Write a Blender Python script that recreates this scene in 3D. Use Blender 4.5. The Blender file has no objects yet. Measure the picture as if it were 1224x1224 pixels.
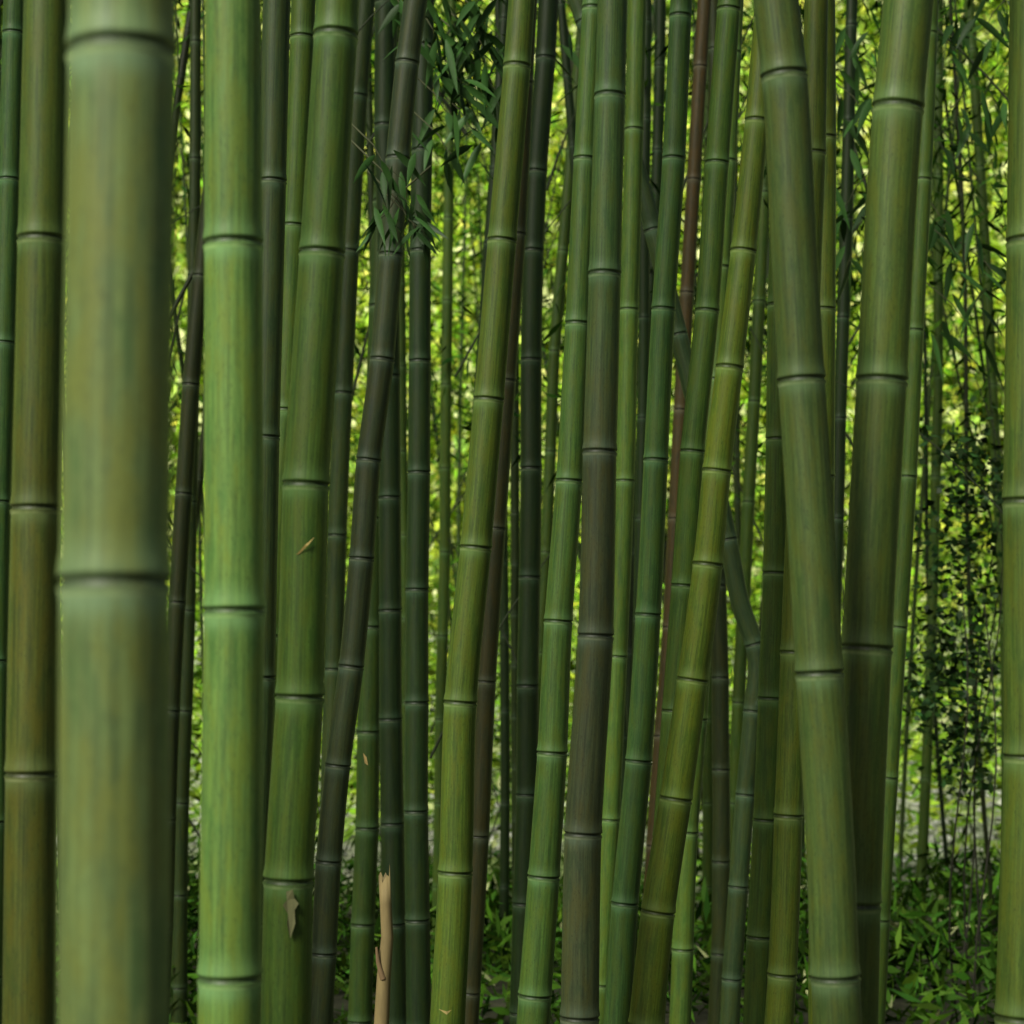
import bpy, math, random
import numpy as np
from mathutils import Vector
random.seed(7); rng=np.random.default_rng(11)
scene=bpy.context.scene
F=2454.0; CAMZ=1.65; PITCH=math.radians(4.4)
cp,sp=math.cos(PITCH),math.sin(PITCH)
def world(px,py,d):
    x=(px-612)/F; u=-(py-612)/F
    dy=cp-u*sp; dz=sp+u*cp
    s=d/dy
    return np.array([x*s,d,CAMZ+dz*s])
def ground_h(x,y):
    x=np.asarray(x,float); y=np.asarray(y,float)
    h=0.06*np.sin(x*0.9+1)*np.cos(y*0.7)+0.04*np.sin(x*2.3+y*1.7)
    h=h+0.02*np.clip(y-9,0,None)
    h=h+19*(1/(1+np.exp(-(y-41)/3.6)))*(1+0.04*np.sin(x*0.13))
    return h
# ---------------- materials
def newmat(name):
    m=bpy.data.materials.new(name); m.use_nodes=True
    nt=m.node_tree; nt.nodes.clear(); return m,nt
def N(nt,t,**k):
    n=nt.nodes.new(t)
    for a,b in k.items(): setattr(n,a,b)
    return n
def L(nt,a,b): nt.links.new(a,b)
def math_(nt,op,a,b=None,clamp=False):
    n=N(nt,'ShaderNodeMath',operation=op); n.use_clamp=clamp
    for i,v in enumerate((a,b)):
        if v is None: continue
        if isinstance(v,(int,float)): n.inputs[i].default_value=v
        else: L(nt,v,n.inputs[i])
    return n.outputs[0]
def maprange(nt,v,a,b,c,d,smooth=False):
    n=N(nt,'ShaderNodeMapRange'); 
    if smooth: n.interpolation_type='SMOOTHSTEP'
    L(nt,v,n.inputs[0])
    for i,x in enumerate((a,b,c,d)): n.inputs[i+1].default_value=x
    return n.outputs[0]
def mix(nt,f,a,b,mode='MIX'):
    n=N(nt,'ShaderNodeMix',data_type='RGBA',blend_type=mode)
    if isinstance(f,(int,float)): n.inputs[0].default_value=f
    else: L(nt,f,n.inputs[0])
    for i,v in ((6,a),(7,b)):
        if isinstance(v,tuple): n.inputs[i].default_value=(*v,1) if len(v)==3 else v
        else: L(nt,v,n.inputs[i])
    return n.outputs[2]
def noise(nt,vec,scale,detail=3,rough=.55):
    n=N(nt,'ShaderNodeTexNoise'); n.inputs['Scale'].default_value=scale
    n.inputs['Detail'].default_value=detail; n.inputs['Roughness'].default_value=rough
    L(nt,vec,n.inputs['Vector']); return n.outputs['Fac']
def vscale(nt,vec,sx,sy,sz):
    n=N(nt,'ShaderNodeVectorMath',operation='MULTIPLY'); L(nt,vec,n.inputs[0]); n.inputs[1].default_value=(sx,sy,sz); return n.outputs[0]

def culm_material():
    m,nt=newmat('bamboo_skin')
    out=N(nt,'ShaderNodeOutputMaterial'); b=N(nt,'ShaderNodeBsdfPrincipled'); L(nt,b.outputs[0],out.inputs[0])
    tint=N(nt,'ShaderNodeAttribute',attribute_name='tint').outputs['Color']
    cyl=N(nt,'ShaderNodeAttribute',attribute_name='cyl').outputs['Vector']
    nd=N(nt,'ShaderNodeAttribute',attribute_name='nd').outputs['Fac']
    gate=N(nt,'ShaderNodeAttribute',attribute_name='gate').outputs['Fac']
    streak=noise(nt,vscale(nt,cyl,1,1,.022),8,4,.8)
    blotch=noise(nt,vscale(nt,cyl,1,1,.25),1.6,4,.65)
    speck=noise(nt,vscale(nt,cyl,1,1,.38),10,4,.8)
    def tm(c): return mix(nt,1.0,tint,c,'MULTIPLY')
    c=mix(nt,maprange(nt,streak,.36,.64,0,1),(.52,.57,.58),(1.46,1.42,1.34))
    c=mix(nt,1.0,tint,c,'MULTIPLY')
    c=mix(nt,maprange(nt,blotch,.44,.64,0,.7,True),c,tm((1.32,1.04,.6)))
    c=mix(nt,maprange(nt,blotch,.45,.33,0,.65,True),c,tm((.60,.80,.76)))
    c=mix(nt,maprange(nt,speck,.55,.68,0,.7,True),c,tm((.42,.43,.40)))
    c=mix(nt,maprange(nt,speck,.28,.42,.55,0,True),c,tm((1.6,1.62,1.9)))
    ab=math_(nt,'ABSOLUTE',nd)
    wn=math_(nt,'ADD',maprange(nt,ab,.1,1.2,.5,0,True),math_(nt,'MULTIPLY',maprange(nt,nd,-.8,-.25,0,1,True),maprange(nt,nd,-.2,-.1,.6,0,True)))
    wn=math_(nt,'MULTIPLY',wn,maprange(nt,streak,.35,.65,.75,1.2))
    wn=math_(nt,'MULTIPLY',wn,maprange(nt,blotch,.3,.62,1.2,.55))
    wn=math_(nt,'MULTIPLY',wn,gate,True)
    wax=mix(nt,1.0,tm((1.45,1.55,2.2)),(.014,.022,.016),'ADD')
    c=mix(nt,wn,c,wax)
    lip=math_(nt,'MULTIPLY',maprange(nt,nd,-.34,-.2,0,1,True),maprange(nt,nd,-.19,-.1,1,0,True))
    lip=math_(nt,'MULTIPLY',lip,maprange(nt,blotch,.35,.6,.3,1))
    c=mix(nt,math_(nt,'MULTIPLY',lip,gate),c,mix(nt,1.0,tm((2.0,2.0,2.2)),(.08,.088,.066),'ADD'))
    sc=math_(nt,'MULTIPLY',maprange(nt,nd,-.15,-.04,0,1,True),maprange(nt,nd,.0,.2,1,0,True))
    sc=math_(nt,'MULTIPLY',sc,maprange(nt,speck,.35,.6,.88,.55))
    c=mix(nt,math_(nt,'MULTIPLY',sc,gate),c,(.009,.012,.007))
    L(nt,c,b.inputs['Base Color'])
    L(nt,maprange(nt,speck,.3,.7,.40,.60),b.inputs['Roughness'])
    b.inputs['Specular IOR Level'].default_value=.27
    return m
def leaf_material(name,rough=.5,spec=True):
    m,nt=newmat(name)
    out=N(nt,'ShaderNodeOutputMaterial')
    tint=N(nt,'ShaderNodeAttribute',attribute_name='tint').outputs['Color']
    if spec:
        b=N(nt,'ShaderNodeBsdfPrincipled'); L(nt,tint,b.inputs['Base Color']); b.inputs['Roughness'].default_value=rough
        b.inputs['Specular IOR Level'].default_value=.2
    else:
        b=N(nt,'ShaderNodeBsdfDiffuse'); L(nt,tint,b.inputs['Color'])
    L(nt,b.outputs[0],out.inputs[0])
    return m
def plain_attr_material(name,rough=.8):
    m,nt=newmat(name)
    out=N(nt,'ShaderNodeOutputMaterial'); b=N(nt,'ShaderNodeBsdfPrincipled'); L(nt,b.outputs[0],out.inputs[0])
    tint=N(nt,'ShaderNodeAttribute',attribute_name='tint').outputs['Color']
    tc=N(nt,'ShaderNodeTexCoord').outputs['Object']
    n=noise(nt,vscale(nt,tc,1,1,.2),60,2,.6)
    L(nt,mix(nt,1.0,tint,mix(nt,n,(.5,.5,.5),(1.4,1.4,1.4)),'MULTIPLY'),b.inputs['Base Color'])
    b.inputs['Roughness'].default_value=rough
    return m
M_CULM=culm_material(); M_LEAF=leaf_material('bamboo_leaf',.5); M_LEAFD=leaf_material('distant_leaf',spec=False); M_BARK=plain_attr_material('dry_stalk')

def make_mesh(name,V,Fq,mat,tint=None,attrs=None,smooth=False,nper=4):
    me=bpy.data.meshes.new(name)
    V=np.asarray(V,np.float32); Fq=np.asarray(Fq,np.int32)
    me.vertices.add(len(V)); me.vertices.foreach_set('co',V.ravel())
    me.loops.add(Fq.size); me.loops.foreach_set('vertex_index',Fq.ravel())
    nf=len(Fq); me.polygons.add(nf)
    me.polygons.foreach_set('loop_start',np.arange(nf,dtype=np.int32)*Fq.shape[1])
    try: me.polygons.foreach_set('loop_total',np.full(nf,Fq.shape[1],np.int32))
    except Exception: pass
    if smooth: me.polygons.foreach_set('use_smooth',np.ones(nf,bool))
    if tint is not None:
        a=me.attributes.new('tint','FLOAT_COLOR','POINT')
        t=np.ones((len(V),4),np.float32); t[:,:3]=tint; a.data.foreach_set('color',t.ravel())
    for k,v in (attrs or {}).items():
        v=np.asarray(v,np.float32)
        if v.ndim==2: me.attributes.new(k,'FLOAT_VECTOR','POINT').data.foreach_set('vector',v.ravel())
        else: me.attributes.new(k,'FLOAT','POINT').data.foreach_set('value',v)
    me.update(calc_edges=True)
    me.materials.append(mat)
    ob=bpy.data.objects.new(name,me); scene.collection.objects.link(ob)
    return ob

# ---------------- culms
PROF_O=np.array([-9,-.35,-.2,-.12,-.06,.0,.06,.14,.28,.6,9])
PROF_R=np.array([1,1,1.015,1.05,1.03,.965,.98,1.055,1.04,1.0,1])
def hermite(zs,ps,q):
    zs=np.array(zs); ps=np.array(ps); m=np.gradient(ps,zs,axis=0)
    out=[]
    for z in q:
        if z<=zs[0]: out.append(ps[0]+(z-zs[0])*m[0]*1.0); continue
        if z>=zs[-1]: out.append(ps[-1]+(z-zs[-1])*m[-1]); continue
        i=np.searchsorted(zs,z)-1; h=zs[i+1]-zs[i]; t=(z-zs[i])/h
        out.append((2*t**3-3*t*t+1)*ps[i]+(t**3-2*t*t+t)*h*m[i]+(-2*t**3+3*t*t)*ps[i+1]+(t**3-t*t)*h*m[i+1])
    return np.array(out)
BATCH=[]
def build_culm(pts,nodes_z,tint,top=None,seg=28,name='bamboo_culm',lowtint=None,taper=True,lod=False,batch=False,kmul=1.0):
    pts=sorted(pts,key=lambda p:p[2]); A=np.array(pts)
    zs=A[:,2]; data=A[:,[0,1,3]]
    g=float(ground_h(A[0,0],A[0,1]))-.05
    ztop=top if top else 7.5+random.random()*1.5
    nodes=sorted(nodes_z)
    gaps=np.diff(nodes) if len(nodes)>1 else np.array([.3])
    glo=gaps[0]; ghi=gaps[-1]
    n=nodes[0]; k=glo
    while n-k>g+.05: n-=k; nodes.insert(0,n); k=max(k*.95,.10)
    n=nodes[-1]
    while n+ghi<ztop: n+=ghi*(random.uniform(.97,1.03)); nodes.append(n)
    nodes=np.array(nodes)
    rm=float(A[:,3].mean())
    S=[g,ztop]
    offs=[-1.2,-.35,-.22,-.17,-.12,-.06,0,.06,.14,.28,1.0] if lod else [-1.2,-.7,-.35,-.22,-.17,-.12,-.06,0,.06,.10,.14,.2,.28,.42,.6,1.0]
    for a in nodes: S+=[a+o*rm for o in offs]
    for a,b in zip(nodes[:-1],nodes[1:]): S+=list(np.linspace(a,b,5 if lod else 8)[1:-1])
    S=np.unique(np.round([s for s in S if g<=s<=ztop],5))
    P=hermite(zs,data,S)
    zig=rng.normal(0,rm*.06,(len(nodes),2))
    P[:,0]+=np.interp(S,nodes,zig[:,0]); P[:,1]+=np.interp(S,nodes,zig[:,1])
    r=np.clip(P[:,2],min(A[:,3])*.93,max(A[:,3])*1.06)
    if taper: r=r*np.where(S>zs[-1],1-.5*(S-zs[-1])/max(ztop-zs[-1],.1),1)
    idx=np.clip(np.searchsorted(nodes,S),1,len(nodes)-1)
    lo=nodes[idx-1]; hi=nodes[idx]
    near=np.where(np.abs(S-lo)<np.abs(S-hi),lo,hi)
    nd=(S-near)/rm
    rr=r*np.interp(nd,PROF_O,PROF_R)
    C=np.column_stack([P[:,0],P[:,1],S])
    T=np.gradient(C,axis=0); T/=np.linalg.norm(T,axis=1)[:,None]
    X=np.cross(np.array([0,1.,0]),T); X/=np.linalg.norm(X,axis=1)[:,None]; Y=np.cross(T,X)
    th=np.linspace(0,2*np.pi,seg,endpoint=False)
    c,s=np.cos(th),np.sin(th)
    V=C[:,None,:]+rr[:,None,None]*(X[:,None,:]*c[None,:,None]+Y[:,None,:]*s[None,:,None])
    n=len(S)
    i=np.arange(n-1)[:,None]*seg; j=np.arange(seg)[None,:]; j2=(j+1)%seg
    Fq=np.stack([i+j,i+j2,i+seg+j2,i+seg+j],-1).reshape(-1,4)
    seed=random.uniform(0,500)
    cyl=np.empty((n,seg,3)); cyl[:,:,0]=c; cyl[:,:,1]=s; cyl[:,:,2]=(S/rm)[:,None]
    cyl+=np.array([seed,seed*.37,0])
    ndv=np.repeat(nd,seg); gate=(np.abs(ndv)<1.25).astype(float)
    k_=np.array([.60,.67,.52])*kmul
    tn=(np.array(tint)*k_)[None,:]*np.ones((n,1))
    if lowtint is not None:
        w=np.clip((lowtint[3]-S)/(.5),0,1)[:,None]; tn=tn*(1-w)+(np.array(lowtint[:3])*k_)[None]*w
    iv=rng.uniform(.85,1.15,len(nodes)+1); ci=np.searchsorted(nodes,S); tn=tn*iv[ci][:,None]
    tv=np.repeat(tn,seg,axis=0)
    if batch:
        BATCH.append((V.reshape(-1,3),Fq,tv,cyl.reshape(-1,3),ndv,gate)); return
    return make_mesh(name,V.reshape(-1,3),Fq,M_CULM,tv,{'cyl':cyl.reshape(-1,3),'nd':ndv,'gate':gate},smooth=True)
def flush(name):
    k=0; Fs=[]
    for b in BATCH: Fs.append(b[1]+k); k+=len(b[0])
    c=[np.concatenate([b[i] for b in BATCH]) for i in (0,2,3,4,5)]
    make_mesh(name,c[0],np.vstack(Fs),M_CULM,c[1],{'cyl':c[2],'nd':c[3],'gate':c[4]},smooth=True); BATCH.clear()

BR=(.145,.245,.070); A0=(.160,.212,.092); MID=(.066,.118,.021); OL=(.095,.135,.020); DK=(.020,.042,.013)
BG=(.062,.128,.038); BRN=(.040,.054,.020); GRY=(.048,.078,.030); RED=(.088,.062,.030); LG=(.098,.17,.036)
CUL=[
 ('A',[(141,0),(139,300),(136,700),(134,1224)],(131,132),[65,697],1.70,A0),
 ('B',[(54,0),(49,300),(42,608),(37,925),(35,1224)],(56,62),[-30,287,608,925],3.3,(.080,.120,.022)),
 ('C',[(17,0),(10,215),(5,410),(-4,800),(-10,1224)],(27,27),[40,215,410,600,790],6.0,BG),
 ('D',[(278,0),(278,292),(278,730),(276,1000),(274,1224)],(69,75),[292,730,1168],2.95,BR),
 ('E',[(331,0),(326,217),(318,520),(308,900),(300,1224)],(34,34),[-80,217,523,810],5.2,GRY),
 ('E2',[(362,0),(350,300),(336,550),(322,800),(305,1224)],(30,30),[45,270,490,760,1000],5.8,MID),
 ('F',[(401,0),(384,303),(369,580),(359,833),(347,1052),(341,1224)],(53,60),[43,303,580,833,1052],3.7,MID),
 ('G',[(437,0),(428,115),(418,300),(404,600),(396,900),(386,1224)],(24,24),[115,300,470,640,800,960],8.0,GRY),
 ('H',[(497,0),(485,100),(466,300),(455,430),(441,560),(432,670),(421,795),(405,915),(394,1030),(381,1224)],(29,31),[75,190,305,430,550,668,797,915,1030,1140],6.0,(.042,.058,.030)),
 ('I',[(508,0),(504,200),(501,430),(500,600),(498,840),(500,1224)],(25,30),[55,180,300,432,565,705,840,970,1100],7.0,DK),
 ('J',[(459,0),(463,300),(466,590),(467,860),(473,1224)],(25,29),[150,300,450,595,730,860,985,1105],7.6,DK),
 ('J2',[(456,300),(446,600),(440,900),(434,1105),(430,1224)],(24,29),[620,750,875,990,1105],7.8,(.045,.085,.02)),
 ('K',[(623,0),(617,80),(600,288),(584,478),(567,655),(551,840),(545,1043),(533,1224)],(33,42),[80,288,478,655,840,1043],5.0,(.092,.14,.022)),
 ('K2',[(632,0),(619,250),(606,455),(594,630),(582,820),(573,1000),(560,1224)],(22,24),[100,280,455,632,815,1000],6.6,(.055,.056,.026)),
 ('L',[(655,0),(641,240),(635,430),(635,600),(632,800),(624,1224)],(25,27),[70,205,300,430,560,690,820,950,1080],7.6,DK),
 ('M',[(709,0),(699,190),(690,385),(679,575),(667,743),(659,900),(650,1048),(639,1224)],(25,40),[10,190,387,575,743,900,1048,1190],5.1,(.072,.135,.033)),
 ('N',[(732,0),(728,115),(723,328),(718,540),(711,760),(698,997),(693,1224)],(37,46),[115,328,540,760,997,1216],4.7,(.058,.105,.034)),
 ('O',[(762,0),(758,155),(752,370),(747,575),(739,785),(728,1000),(716,1224)],(23,23),[155,370,575,785,980],6.5,LG),
 ('P',[(814,0),(805,190),(793,370),(784,550),(776,735),(763,910),(748,1080),(738,1224)],(27,33),[20,190,370,550,735,910,1080],5.6,BG),
 ('Q',[(842,0),(830,200),(814,480),(797,800),(785,950),(768,1224)],(17,18),[80,215,350,490,620,750,880],8.2,RED),
 ('R',[(873,0),(857,195),(845,372),(829,540),(818,700),(806,850),(780,1224)],(29,30),[12,195,372,540,700,850],5.5,(.076,.14,.026)),
 ('S',[(917,0),(903,145),(888,300),(872,440),(858,563),(847,675),(829,813),(807,955),(787,1090),(773,1224)],(28,42),[20,145,300,440,563,675,813,955,1090],4.9,(.115,.165,.020)),
 ('S2',[(842,700),(834,850),(822,995),(812,1224)],(24,26),[860,995,1135],6.6,LG),
 ('T',[(929,0),(939,90),(951,300),(960,455),(969,600),(981,805),(992,1000),(998,1168),(1001,1224)],(56,58),[92,455,805,1168],3.45,(.072,.108,.032)),
 ('U',[(985,0),(985,165),(985,370),(984,600),(980,1224)],(29,29),[-40,165,370,570,770],5.6,OL),
 ('V',[(1087,0),(1074,130),(1054,455),(1037,775),(1028,1000),(1021,1224)],(62,60),[130,455,775,1080],3.6,(.080,.122,.027)),
 ('W',[(1112,0),(1104,215),(1094,395),(1086,570),(1074,750),(1062,930),(1046,1224)],(20,24),[40,215,395,570,750,930,1100],7.0,LG),
 ('X',[(1237,0),(1234,300),(1231,600),(1228,900),(1223,1224)],(58,60),[-40,290,600,905],3.8,(.080,.12,.022)),
 ('Y',[(1158,0),(1178,300),(1188,500),(1200,750),(1205,1224)],(12,14),[60,200,330,460,600,740,900],12.,MID),
 ('Z',[(690,0),(730,110),(775,250),(810,400),(840,520),(870,640),(886,725),(904,785),(900,850),(890,950),(883,1050),(872,1224)],(22,24),[25,150,275,400,520,645,770,850,950,1060],7.2,(.055,.09,.04)),
 ('AA',[(936,0),(934,300),(930,500),(926,685),(920,835),(914,980),(903,1224)],(28,31),[200,365,525,685,835,980,1120],6.0,MID),
 ('AB',[(960,500),(952,750),(945,975),(935,1165),(931,1224)],(32,35),[580,780,975,1165],5.2,OL),
 ('AC',[(922,0),(908,350),(895,600),(880,900),(868,1224)],(15,16),[100,230,360,480,600,720,840,960],9.5,MID),
 ('AD',[(858,600),(860,850),(863,1000),(858,1224)],(20,22),[700,810,920,1030,1140],8.4,BRN),
 ('AE',[(846,700),(846,1224)],(12,13),[760,860,960,1060,1160],10.5,MID),
 ('AF',[(262,150),(240,330),(222,560),(207,800),(196,1100),(190,1224)],(20,22),[200,330,460,590,720,850,980,1110],7.5,(.034,.045,.017)),
 ('AG',[(233,0),(232,300),(226,700),(216,1000),(214,1224)],(13,20),[50,190,330,470,600,730,850,960,1070],9.0,(.04,.065,.02)),
 ('AH',[(534,400),(530,700),(526,900),(522,1224)],(13,14),[460,560,660,760,860,960,1060],11.,LG),
 ('AI',[(1122,0),(1120,500),(1112,800),(1094,1224)],(12,13),[90,210,330,450,570,690,810,930],12.5,MID),
 ('AJ',[(-14,500),(4,640),(6,700),(-6,900)],(12,14),[560,690,800],6.5,(.25,.15,.08)),
 ('AK',[(770,300),(768,500),(764,700)],(14,14),[380,500,620],9.,DK),
 ('AL',[(690,100),(664,400),(650,700),(610,1224)],(14,14),[180,300,420,540,660,780],10.,MID),
 ('AM',[(790,0),(786,200),(768,500),(750,900)],(14,14),[80,180,300,420,540,660,780],10.,DK),
 ('AN',[(602,700),(604,900),(600,1224)],(12,12),[760,850,960,1060],11.,DK),
 ('AO',[(1010,300),(1002,600),(985,1000),(975,1224)],(16,16),[380,500,620,740,860],8.5,DK),
 ('AP',[(480,480),(485,800),(480,1224)],(13,13),[540,640,740,840,940,1040,1140],10.,MID),
 ('AQ',[(585,300),(560,700),(548,1224)],(15,16),[380,470,560,650,740,830,920,1010],9.2,DK),
 ('AR',[(720,600),(745,900),(752,1224)],(13,14),[700,790,880,970,1060],9.8,DK),
]
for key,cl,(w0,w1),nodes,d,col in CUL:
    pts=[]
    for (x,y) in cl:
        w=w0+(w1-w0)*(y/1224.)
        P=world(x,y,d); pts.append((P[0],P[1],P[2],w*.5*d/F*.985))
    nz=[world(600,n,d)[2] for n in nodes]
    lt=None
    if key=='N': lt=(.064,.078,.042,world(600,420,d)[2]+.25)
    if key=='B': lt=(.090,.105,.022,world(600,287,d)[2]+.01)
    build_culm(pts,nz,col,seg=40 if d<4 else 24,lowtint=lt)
cols=[DK,(.05,.09,.018),(.045,.08,.02),BRN,DK,(.08,.14,.03)]
for placed in range(90):
    d=random.uniform(9,24); x=random.uniform(-.34,.34)*d
    r=random.uniform(.012,.034)
    if x/d>.19: r*=.5
    lx=random.gauss(-.03,.06); ly=random.gauss(0,.03)
    pts=[(x,d,0.,r),(x+lx*2+random.gauss(0,.04),d+ly*2,2.,r*.97),(x+lx*4.2,d+ly*4,4.,r*.9),(x+lx*7,d+ly*6,6.,r*.8)]
    sp_=random.uniform(.22,.34); z0=random.uniform(.2,.5)
    build_culm(pts,[z0+i*sp_ for i in range(15)],random.choice(cols),seg=8,top=random.uniform(7,10),lod=True,batch=True,kmul=.6)  # kmul darkens the tint: silhouette shade painted into far culms
flush('distant_bamboo_grove')
for i in range(30):
    sd=random.choice([-1,1]); d=random.uniform(2.5,9); x=sd*(.27*d+random.uniform(.5,3.2))
    if sd<0: d+=2.5
    r=random.uniform(.035,.05); lx=random.gauss(0,.03)
    build_culm([(x,d,0.,r),(x+lx*3,d,3.,r*.97),(x+lx*6,d,6.,r*.85)],[.3+k*.34 for k in range(14)],random.choice([MID,OL,DK,BG]),seg=12,top=8.,lod=True,batch=True)
flush('side_bamboo_grove')

# ---------------- leaves
def leaf_quads(base,dirs,length,width,tint):
    n=len(base); d=dirs/np.linalg.norm(dirs,axis=1)[:,None]
    rv=rng.normal(size=(n,3)); w=np.cross(d,rv); w/=np.linalg.norm(w,axis=1)[:,None]
    nrm=np.cross(w,d)
    l=length[:,None]; wd=width[:,None]*.5
    m=base+d*l*.38+nrm*l*.05
    V=np.stack([base,m+w*wd,base+d*l,m-w*wd],1).reshape(-1,3)
    return V,np.arange(n*4).reshape(-1,4),np.repeat(tint,4,axis=0)
def foliage(name,centers,per,spread,leaf,wid,tintf,mat=None,droop=.5,glint_paint=0):
    n=len(centers)*per
    c=np.repeat(centers,per,axis=0)
    if np.ndim(spread)==0: spread=(spread,spread,spread)
    b=c+rng.normal(size=(n,3))*np.array(spread)
    dr=rng.normal(size=(n,3)); dr[:,2]=dr[:,2]*.6-droop
    ln=leaf*rng.uniform(.5,1.35,n); wd=wid*rng.uniform(.6,1.3,n)
    ct=np.repeat(tintf(centers),per,axis=0)
    t=ct*rng.uniform(.5,1.5,n)[:,None]*np.column_stack([rng.uniform(.75,1.25,n),np.ones(n),rng.uniform(.7,1.4,n)])
    if glint_paint: 
        k=rng.random(n)<glint_paint; t[k]=np.array([.82,.90,.42])  # random share of leaves coloured pale as painted highlights and glints
    V,Fq,T=leaf_quads(b,dr,ln,wd,t)
    return make_mesh(name,V,Fq,mat or M_LEAFD,np.clip(T,0,.9))
def clumpy(x,y,z):
    return np.sin(x*1.1+y*.5)+np.sin(z*1.3-x*.7+y*.9)+.6*np.sin(x*2.7+z*2.1+y)
# mid foliage, shade put into its dark leaf tint
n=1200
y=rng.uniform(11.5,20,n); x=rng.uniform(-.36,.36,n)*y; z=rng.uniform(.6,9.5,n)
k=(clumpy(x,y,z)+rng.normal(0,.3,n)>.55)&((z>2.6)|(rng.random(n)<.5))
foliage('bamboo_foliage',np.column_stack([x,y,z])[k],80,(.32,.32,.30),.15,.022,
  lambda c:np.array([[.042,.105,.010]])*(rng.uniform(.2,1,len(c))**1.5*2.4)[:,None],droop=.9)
# foliage 21-34m, sunlight put into its bright leaf tint
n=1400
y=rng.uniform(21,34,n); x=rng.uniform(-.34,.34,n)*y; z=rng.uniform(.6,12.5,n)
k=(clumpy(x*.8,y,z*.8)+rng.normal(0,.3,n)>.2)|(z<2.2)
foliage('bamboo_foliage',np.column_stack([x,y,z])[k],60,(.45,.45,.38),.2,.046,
  lambda c:np.array([[.33,.60,.035]])*(rng.uniform(.06,1,len(c))**1.2*1.8)[:,None],droop=.7,glint_paint=.06)
# darker leaf sprays 8-13m, mostly high
n=330
y=rng.uniform(8.5,13,n); x=rng.uniform(-.36,.36,n)*y; z=2.5+rng.random(n)**.6*5.0
foliage('bamboo_foliage',np.column_stack([x,y,z]),44,(.2,.2,.25),.13,.02,lambda c:np.array([[.024,.066,.010]])*rng.uniform(.4,2.0,len(c))[:,None],droop=1.0)
# leafy tops of the grove
n=260
C=np.column_stack([rng.uniform(-7,7,n),rng.uniform(1,12,n),rng.uniform(7.2,9.5,n)])
foliage('bamboo_canopy',C,26,(.45,.45,.3),.3,.06,lambda c:np.ones((len(c),1))*np.array([[.05,.09,.02]]),droop=.3)
# far bank shrubs
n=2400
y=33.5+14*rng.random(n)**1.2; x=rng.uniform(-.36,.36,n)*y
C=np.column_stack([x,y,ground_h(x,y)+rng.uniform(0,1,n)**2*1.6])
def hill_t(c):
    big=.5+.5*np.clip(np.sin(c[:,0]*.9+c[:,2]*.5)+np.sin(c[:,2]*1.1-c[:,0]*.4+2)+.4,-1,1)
    return np.array([[.76,1.05,.15]])*((.22+.85*big)*rng.uniform(.2,1.5,len(c)))[:,None]  # backlit glow and broad bright and dark masses painted into leaf tint
foliage('hillside_shrubs',C,26,(.7,.7,.5),.46,.24,hill_t,droop=.1,glint_paint=.24)
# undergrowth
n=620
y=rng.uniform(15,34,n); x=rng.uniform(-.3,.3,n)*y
foliage('undergrowth_plants',np.column_stack([x,y,ground_h(x,y)+rng.uniform(.05,1,n)*(.3+.05*y)]),45,(.25,.25,.24),.17,.05,lambda c:np.array([[.30,.52,.045]])*rng.uniform(.06,1.6,len(c))[:,None],droop=-.3,glint_paint=.10)
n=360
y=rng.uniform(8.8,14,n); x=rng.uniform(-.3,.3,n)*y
foliage('undergrowth_plants',np.column_stack([x,y,ground_h(x,y)+rng.uniform(.0,.3,n)]),46,(.17,.17,.12),.14,.028,lambda c:np.array([[.045,.11,.012]])*rng.uniform(.1,2.2,len(c))[:,None],droop=-.6,glint_paint=.015)

def tubes(name,paths,tint=None,mat=M_BARK,seg=5):
    V=[];Fq=[];k=0;T=[]
    for path,r0,r1,col in paths:
        C=np.array(path,float); n=len(C); Tn=np.gradient(C,axis=0); Tn/=np.linalg.norm(Tn,axis=1)[:,None]+1e-9
        ref=np.array([0.31,.87,.38]); X=np.cross(Tn,ref); X/=np.linalg.norm(X,axis=1)[:,None]; Y=np.cross(Tn,X)
        th=np.linspace(0,2*np.pi,seg,endpoint=False); rr=np.linspace(r0,r1,n)
        v=C[:,None]+rr[:,None,None]*(X[:,None]*np.cos(th)[None,:,None]+Y[:,None]*np.sin(th)[None,:,None])
        V.append(v.reshape(-1,3)); i=np.arange(n-1)[:,None]*seg; j=np.arange(seg)[None]; j2=(j+1)%seg
        Fq.append(np.stack([i+j,i+j2,i+seg+j2,i+seg+j],-1).reshape(-1,4)+k); k+=n*seg
        T.append(np.ones((n*seg,1))*np.array([col]))
    return make_mesh(name,np.vstack(V),np.vstack(Fq),mat,np.vstack(T),smooth=True)
paths=[]
for i in range(460):
    d=random.uniform(7.5,24); x=random.uniform(-.32,.32)*d; z=random.uniform(.5,7.5)
    a=random.choice([-1,1])*random.uniform(.2,1.0); l=random.uniform(.5,1.8); p=[]
    for t in np.linspace(0,1,7): p.append((x+a*l*t*.8,d+.2*t*math.sin(i),z+l*(t*1.1-.45*t*t*abs(a))))
    paths.append((p,random.uniform(.004,.009),.0015,(.022,.034,.012)))
tubes('bamboo_branches',paths)

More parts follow.
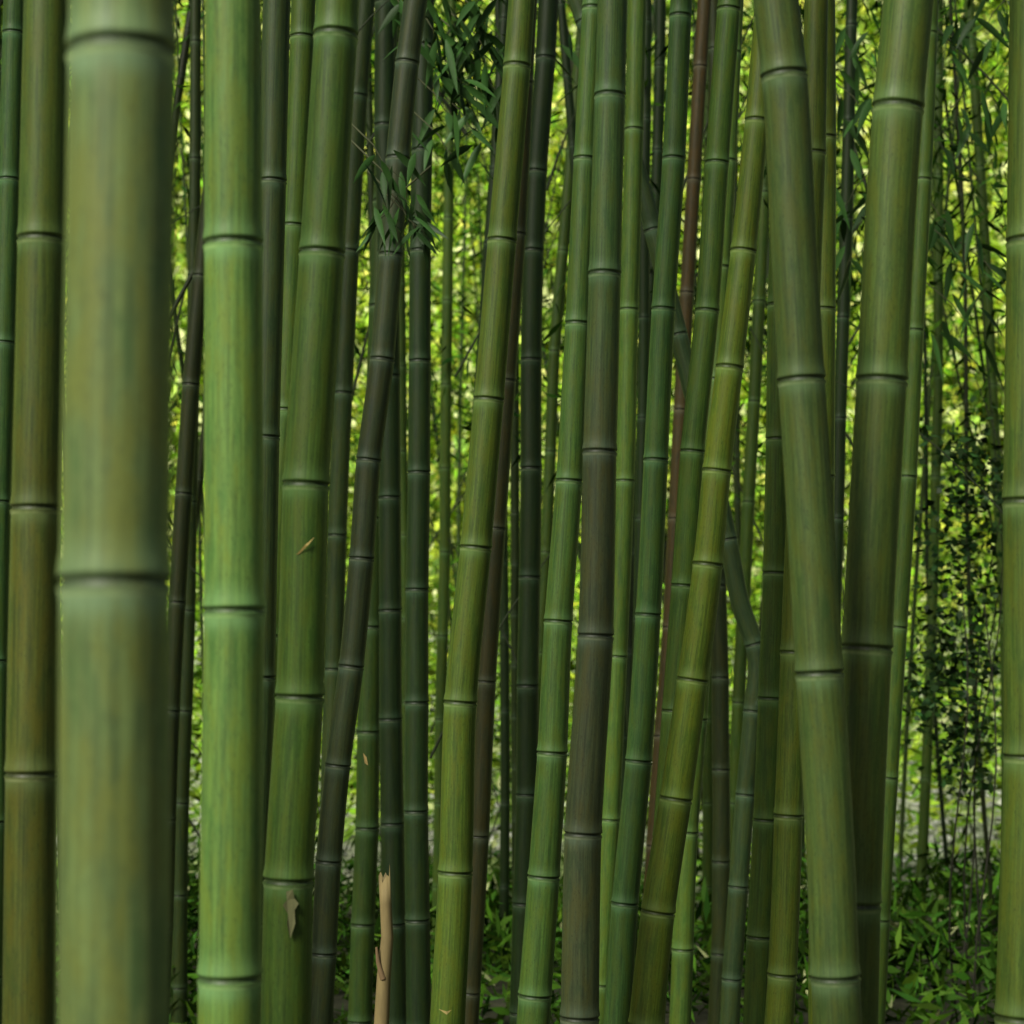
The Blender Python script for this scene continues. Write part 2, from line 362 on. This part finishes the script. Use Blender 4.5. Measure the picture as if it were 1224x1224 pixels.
def near_leaves(name,items,col):
    V=[];Fq=[];T=[];k=0
    for (b,d,l,w) in items:
        b=np.array(b); d=np.array(d,float); d/=np.linalg.norm(d)
        s=np.cross(d,rng.normal(size=3)); s/=np.linalg.norm(s); nn=np.cross(s,d)
        c=np.array(col)*random.uniform(.5,1.7)
        for t,ww in zip(np.linspace(0,1,7),(.12,.75,1,.95,.75,.42,.02)):
            cpt=b+d*l*t+np.array([0,0,-1])*l*.28*t*t
            V+= [cpt-s*w*.5*ww+nn*w*.15*ww,cpt,cpt+s*w*.5*ww+nn*w*.15*ww]; T+=[c]*3
        for i in range(6):
            a=k+i*3; Fq+=[[a,a+1,a+4,a+3],[a+1,a+2,a+5,a+4]]
        k+=21
    return make_mesh(name,V,Fq,M_LEAF,np.array(T),smooth=True)
its=[];br=[]
def spray(px,py,d,n,size,dx=1,rad=.06):
    c=world(px,py,d); 
    a=c+np.array([-dx*.12,.1,.16]); br.append(([a,c+np.array([-dx*.03,.03,.06]),c,c+np.array([dx*.06,0,-.05])],.003,.001,(.05,.06,.02)))
    for i in range(n):
        b=c+rng.normal(size=3)*rad*np.array([1,1,.8])
        its.append((b,(rng.normal()*.8+dx*.2,rng.normal()*.5,-.5-rng.random()*.9),size*random.uniform(.7,1.2),size*.2))
spray(458,195,5.6,8,.10,rad=.04); spray(468,225,5.6,10,.10,rad=.045); spray(488,262,5.6,9,.10,rad=.045); spray(462,255,5.7,7,.095,-1,rad=.04); spray(500,280,5.6,5,.1,rad=.03)
for px,py,n in ((540,15,14),(560,60,14),(590,105,12),(520,40,10),(575,25,12),(548,95,10),(480,8,10),(530,130,9),(560,150,9),(535,180,7),(580,60,9)): spray(px,py,6.6,n,.13)
for px,py,n in ((1010,60,10),(1030,130,10),(1015,240,12),(1030,300,10),(1140,60,10),(1125,150,9),(1125,260,9),(1190,330,9),(1140,300,9),(1195,120,9),(1180,30,9),(1150,380,9),(690,20,7),(670,90,7)): spray(px,py,8.0,n,.15,random.choice([-1,1]),.09)
near_leaves('bamboo_leaf_spray',its,(.028,.078,.016))
tubes('bamboo_twigs',br)

# leafy climbing shrub on the right
stems=[];lv=[]
for i in range(5):
    p=[];x0=1135+random.uniform(-20,40);y1=random.uniform(560,760);xe=1170+random.uniform(-30,35)
    for t in np.linspace(0,1,9):
        p.append(world(x0+(xe-x0)*t+12*math.sin(t*6+i),1260+(y1-1260)*t,9.3+.3*math.sin(i+t*2)))
    stems.append((p,.006,.003,(.03,.03,.018)))
for px,py,s,m_ in ((1165,560,24,9),(1185,600,24,11),(1150,640,22,6),(1180,680,26,10),(1125,700,18,4),(1140,780,26,12),(1115,800,20,7),(1165,830,24,7),(1150,870,22,6),(1130,900,20,4),(1110,640,16,2),(1160,960,22,3),(1140,545,16,4)):
    for k in range(m_):
        lv.append(world(px+rng.normal()*s,py+rng.normal()*s,9.3+rng.normal()*.12))
sh=bpy.data.objects.new('climbing_shrub',None); scene.collection.objects.link(sh)
o=tubes('stems',stems); o.parent=sh
o=foliage('leaves',np.array(lv),18,(.06,.06,.05),.05,.034,lambda c:np.ones((len(c),1))*np.array([[.016,.046,.008]])*rng.uniform(.5,2.2,len(c))[:,None],mat=M_LEAF,droop=.1); o.parent=sh

def stalk():
    d=4.9; c=[world(x,y,d) for x,y in ((453,1300),(456,1224),(459,1165),(463,1120),(461,1080),(459,1046))]
    c=[np.array([c[0][0]-.02,d,0.0])]+c
    par=bpy.data.objects.new('broken_bamboo_stalk',None); scene.collection.objects.link(par)
    n=len(c); seg=14; C=np.array(c); r=np.array([.019,.0185,.018,.0165,.0145,.0138,.0132])
    V=[]
    for i in range(n):
        for j in range(seg):
            a=2*math.pi*j/seg; z=0
            if i==n-1: z=random.uniform(-.02,.022)+.012*math.cos(a)
            V.append(C[i]+np.array([math.cos(a)*r[i],math.sin(a)*r[i],z]))
    for j in range(seg):
        a=2*math.pi*j/seg; V.append(C[-1]+np.array([math.cos(a)*r[-1]*.7,math.sin(a)*r[-1]*.7,-.06]))
    Fq=[[i*seg+j,i*seg+(j+1)%seg,(i+1)*seg+(j+1)%seg,(i+1)*seg+j] for i in range(n) for j in range(seg)]
    o=make_mesh('stalk',V,Fq,M_BARK,np.ones((len(V),1))*np.array([[.17,.13,.05]]),smooth=False); o.parent=par
    o=tubes('side_spur',[([world(458,1170,d-.012),world(452,1150,d-.015),world(450,1132,d-.015)],.008,.003,(.14,.09,.04))],seg=8); o.parent=par
stalk()
def scrap(name,outline,d,col):
    V=[world(x,y,d-.004*((i%2))) for i,(x,y) in enumerate(outline)]
    me=bpy.data.meshes.new(name); me.from_pydata([tuple(v) for v in V],[],[list(range(len(V)))])
    a=me.attributes.new('tint','FLOAT_COLOR','POINT'); a.data.foreach_set('color',list((*col,1))*len(V))
    me.materials.append(M_BARK); ob=bpy.data.objects.new(name,me); scene.collection.objects.link(ob)
scrap('dry_leaf_scrap',[(354,663),(364,652),(376,642),(368,652),(358,662)],3.655,(.3,.22,.06))
scrap('dry_leaf_scrap',[(342,1066),(350,1063),(352,1074),(357,1080),(352,1088),(353,1104),(347,1122),(343,1106),(344,1092),(338,1082),(343,1076)],3.655,(.09,.095,.035))
scrap('dry_leaf_scrap',[(434,900),(438,905),(440,915),(436,912)],5.9,(.3,.22,.08))
scrap('dry_leaf_scrap',[(524,1206),(534,1209),(540,1207),(534,1213)],4.93,(.3,.24,.08))

# ---------------- ground
gx=np.linspace(-90,90,181); gy=np.linspace(-60,160,221)
GX,GY=np.meshgrid(gx,gy); GZ=ground_h(GX,GY)
V=np.column_stack([GX.ravel(),GY.ravel(),GZ.ravel()]); nx=len(gx)
i=np.arange(len(gy)-1)[:,None]*nx; j=np.arange(nx-1)[None]
Fq=np.stack([i+j,i+j+1,i+nx+j+1,i+nx+j],-1).reshape(-1,4)
m,nt=newmat('forest_floor'); out=N(nt,'ShaderNodeOutputMaterial'); b=N(nt,'ShaderNodeBsdfPrincipled'); L(nt,b.outputs[0],out.inputs[0])
tc=N(nt,'ShaderNodeTexCoord').outputs['Object']
a=noise(nt,tc,.5,3); bb=noise(nt,tc,9,4,.7)
sep=N(nt,'ShaderNodeSeparateXYZ'); L(nt,tc,sep.inputs[0])
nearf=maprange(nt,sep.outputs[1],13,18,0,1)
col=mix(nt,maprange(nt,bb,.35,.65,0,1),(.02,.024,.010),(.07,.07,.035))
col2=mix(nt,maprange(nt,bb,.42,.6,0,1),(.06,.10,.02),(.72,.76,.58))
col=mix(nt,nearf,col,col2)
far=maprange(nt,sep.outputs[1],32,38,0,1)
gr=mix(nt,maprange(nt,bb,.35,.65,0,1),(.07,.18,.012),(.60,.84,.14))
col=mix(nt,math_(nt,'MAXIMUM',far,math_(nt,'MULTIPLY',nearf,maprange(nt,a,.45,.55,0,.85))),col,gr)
L(nt,col,b.inputs['Base Color']); b.inputs['Roughness'].default_value=.95
make_mesh('ground',V,Fq,m,smooth=True)
n=6000
ys=rng.uniform(16,36,n); xs=rng.uniform(-.3,.3,n)*ys; r=rng.uniform(.02,.08,n); zs=ground_h(xs,ys)+r*.2
oct_=np.array([[1,0,0],[0,1,0],[-1,0,0],[0,-1,0],[0,0,.7],[0,0,-.7]])
V=(oct_[None]*rng.uniform(.6,1.3,(n,6,1)))*r[:,None,None]+np.column_stack([xs,ys,zs])[:,None]
f=np.array([[0,1,4],[1,2,4],[2,3,4],[3,0,4],[1,0,5],[2,1,5],[3,2,5],[0,3,5]])
Fq=(f[None]+np.arange(n)[:,None,None]*6).reshape(-1,3)
tt=np.repeat(np.array([[.65,.67,.58]])*rng.uniform(.3,1.3,n)[:,None],6,axis=0)
make_mesh('gravel',V.reshape(-1,3),Fq,M_BARK,tt)

# ---------------- light: hazy soft sun from behind the viewer, left
w=bpy.data.worlds.new("World"); scene.world=w; w.use_nodes=True
nt=w.node_tree; bg=nt.nodes['Background']; sky=nt.nodes.new('ShaderNodeTexSky'); sky.sky_type='NISHITA'; sky.sun_disc=False
SE=math.radians(44); az=math.radians(180+36)
sky.sun_elevation=SE; sky.sun_rotation=az; sky.dust_density=6; sky.ozone_density=.3; sky.air_density=1.0
nt.links.new(sky.outputs[0],bg.inputs[0]); bg.inputs[1].default_value=.06
sl=bpy.data.lights.new('sun','SUN'); sl.energy=5; sl.angle=math.radians(18); sl.color=(1,.98,.84)
so=bpy.data.objects.new('sun',sl); scene.collection.objects.link(so)
dv=Vector((math.sin(az)*math.cos(SE),math.cos(az)*math.cos(SE),math.sin(SE)))
so.rotation_euler=dv.to_track_quat('Z','Y').to_euler(); so.location=(0,0,20)
# ---------------- camera
cam=bpy.data.cameras.new('camera'); co=bpy.data.objects.new('camera',cam); scene.collection.objects.link(co)
cam.sensor_width=36; cam.lens=36*F/1224; cam.clip_end=600; cam.clip_start=.05
co.location=(0,0,CAMZ); co.rotation_euler=(math.pi/2+PITCH,0,0)
cam.dof.use_dof=True; cam.dof.focus_distance=5.0; cam.dof.aperture_fstop=5.6
scene.camera=co
scene.view_settings.view_transform='Standard'; scene.view_settings.look='None'; scene.view_settings.exposure=0
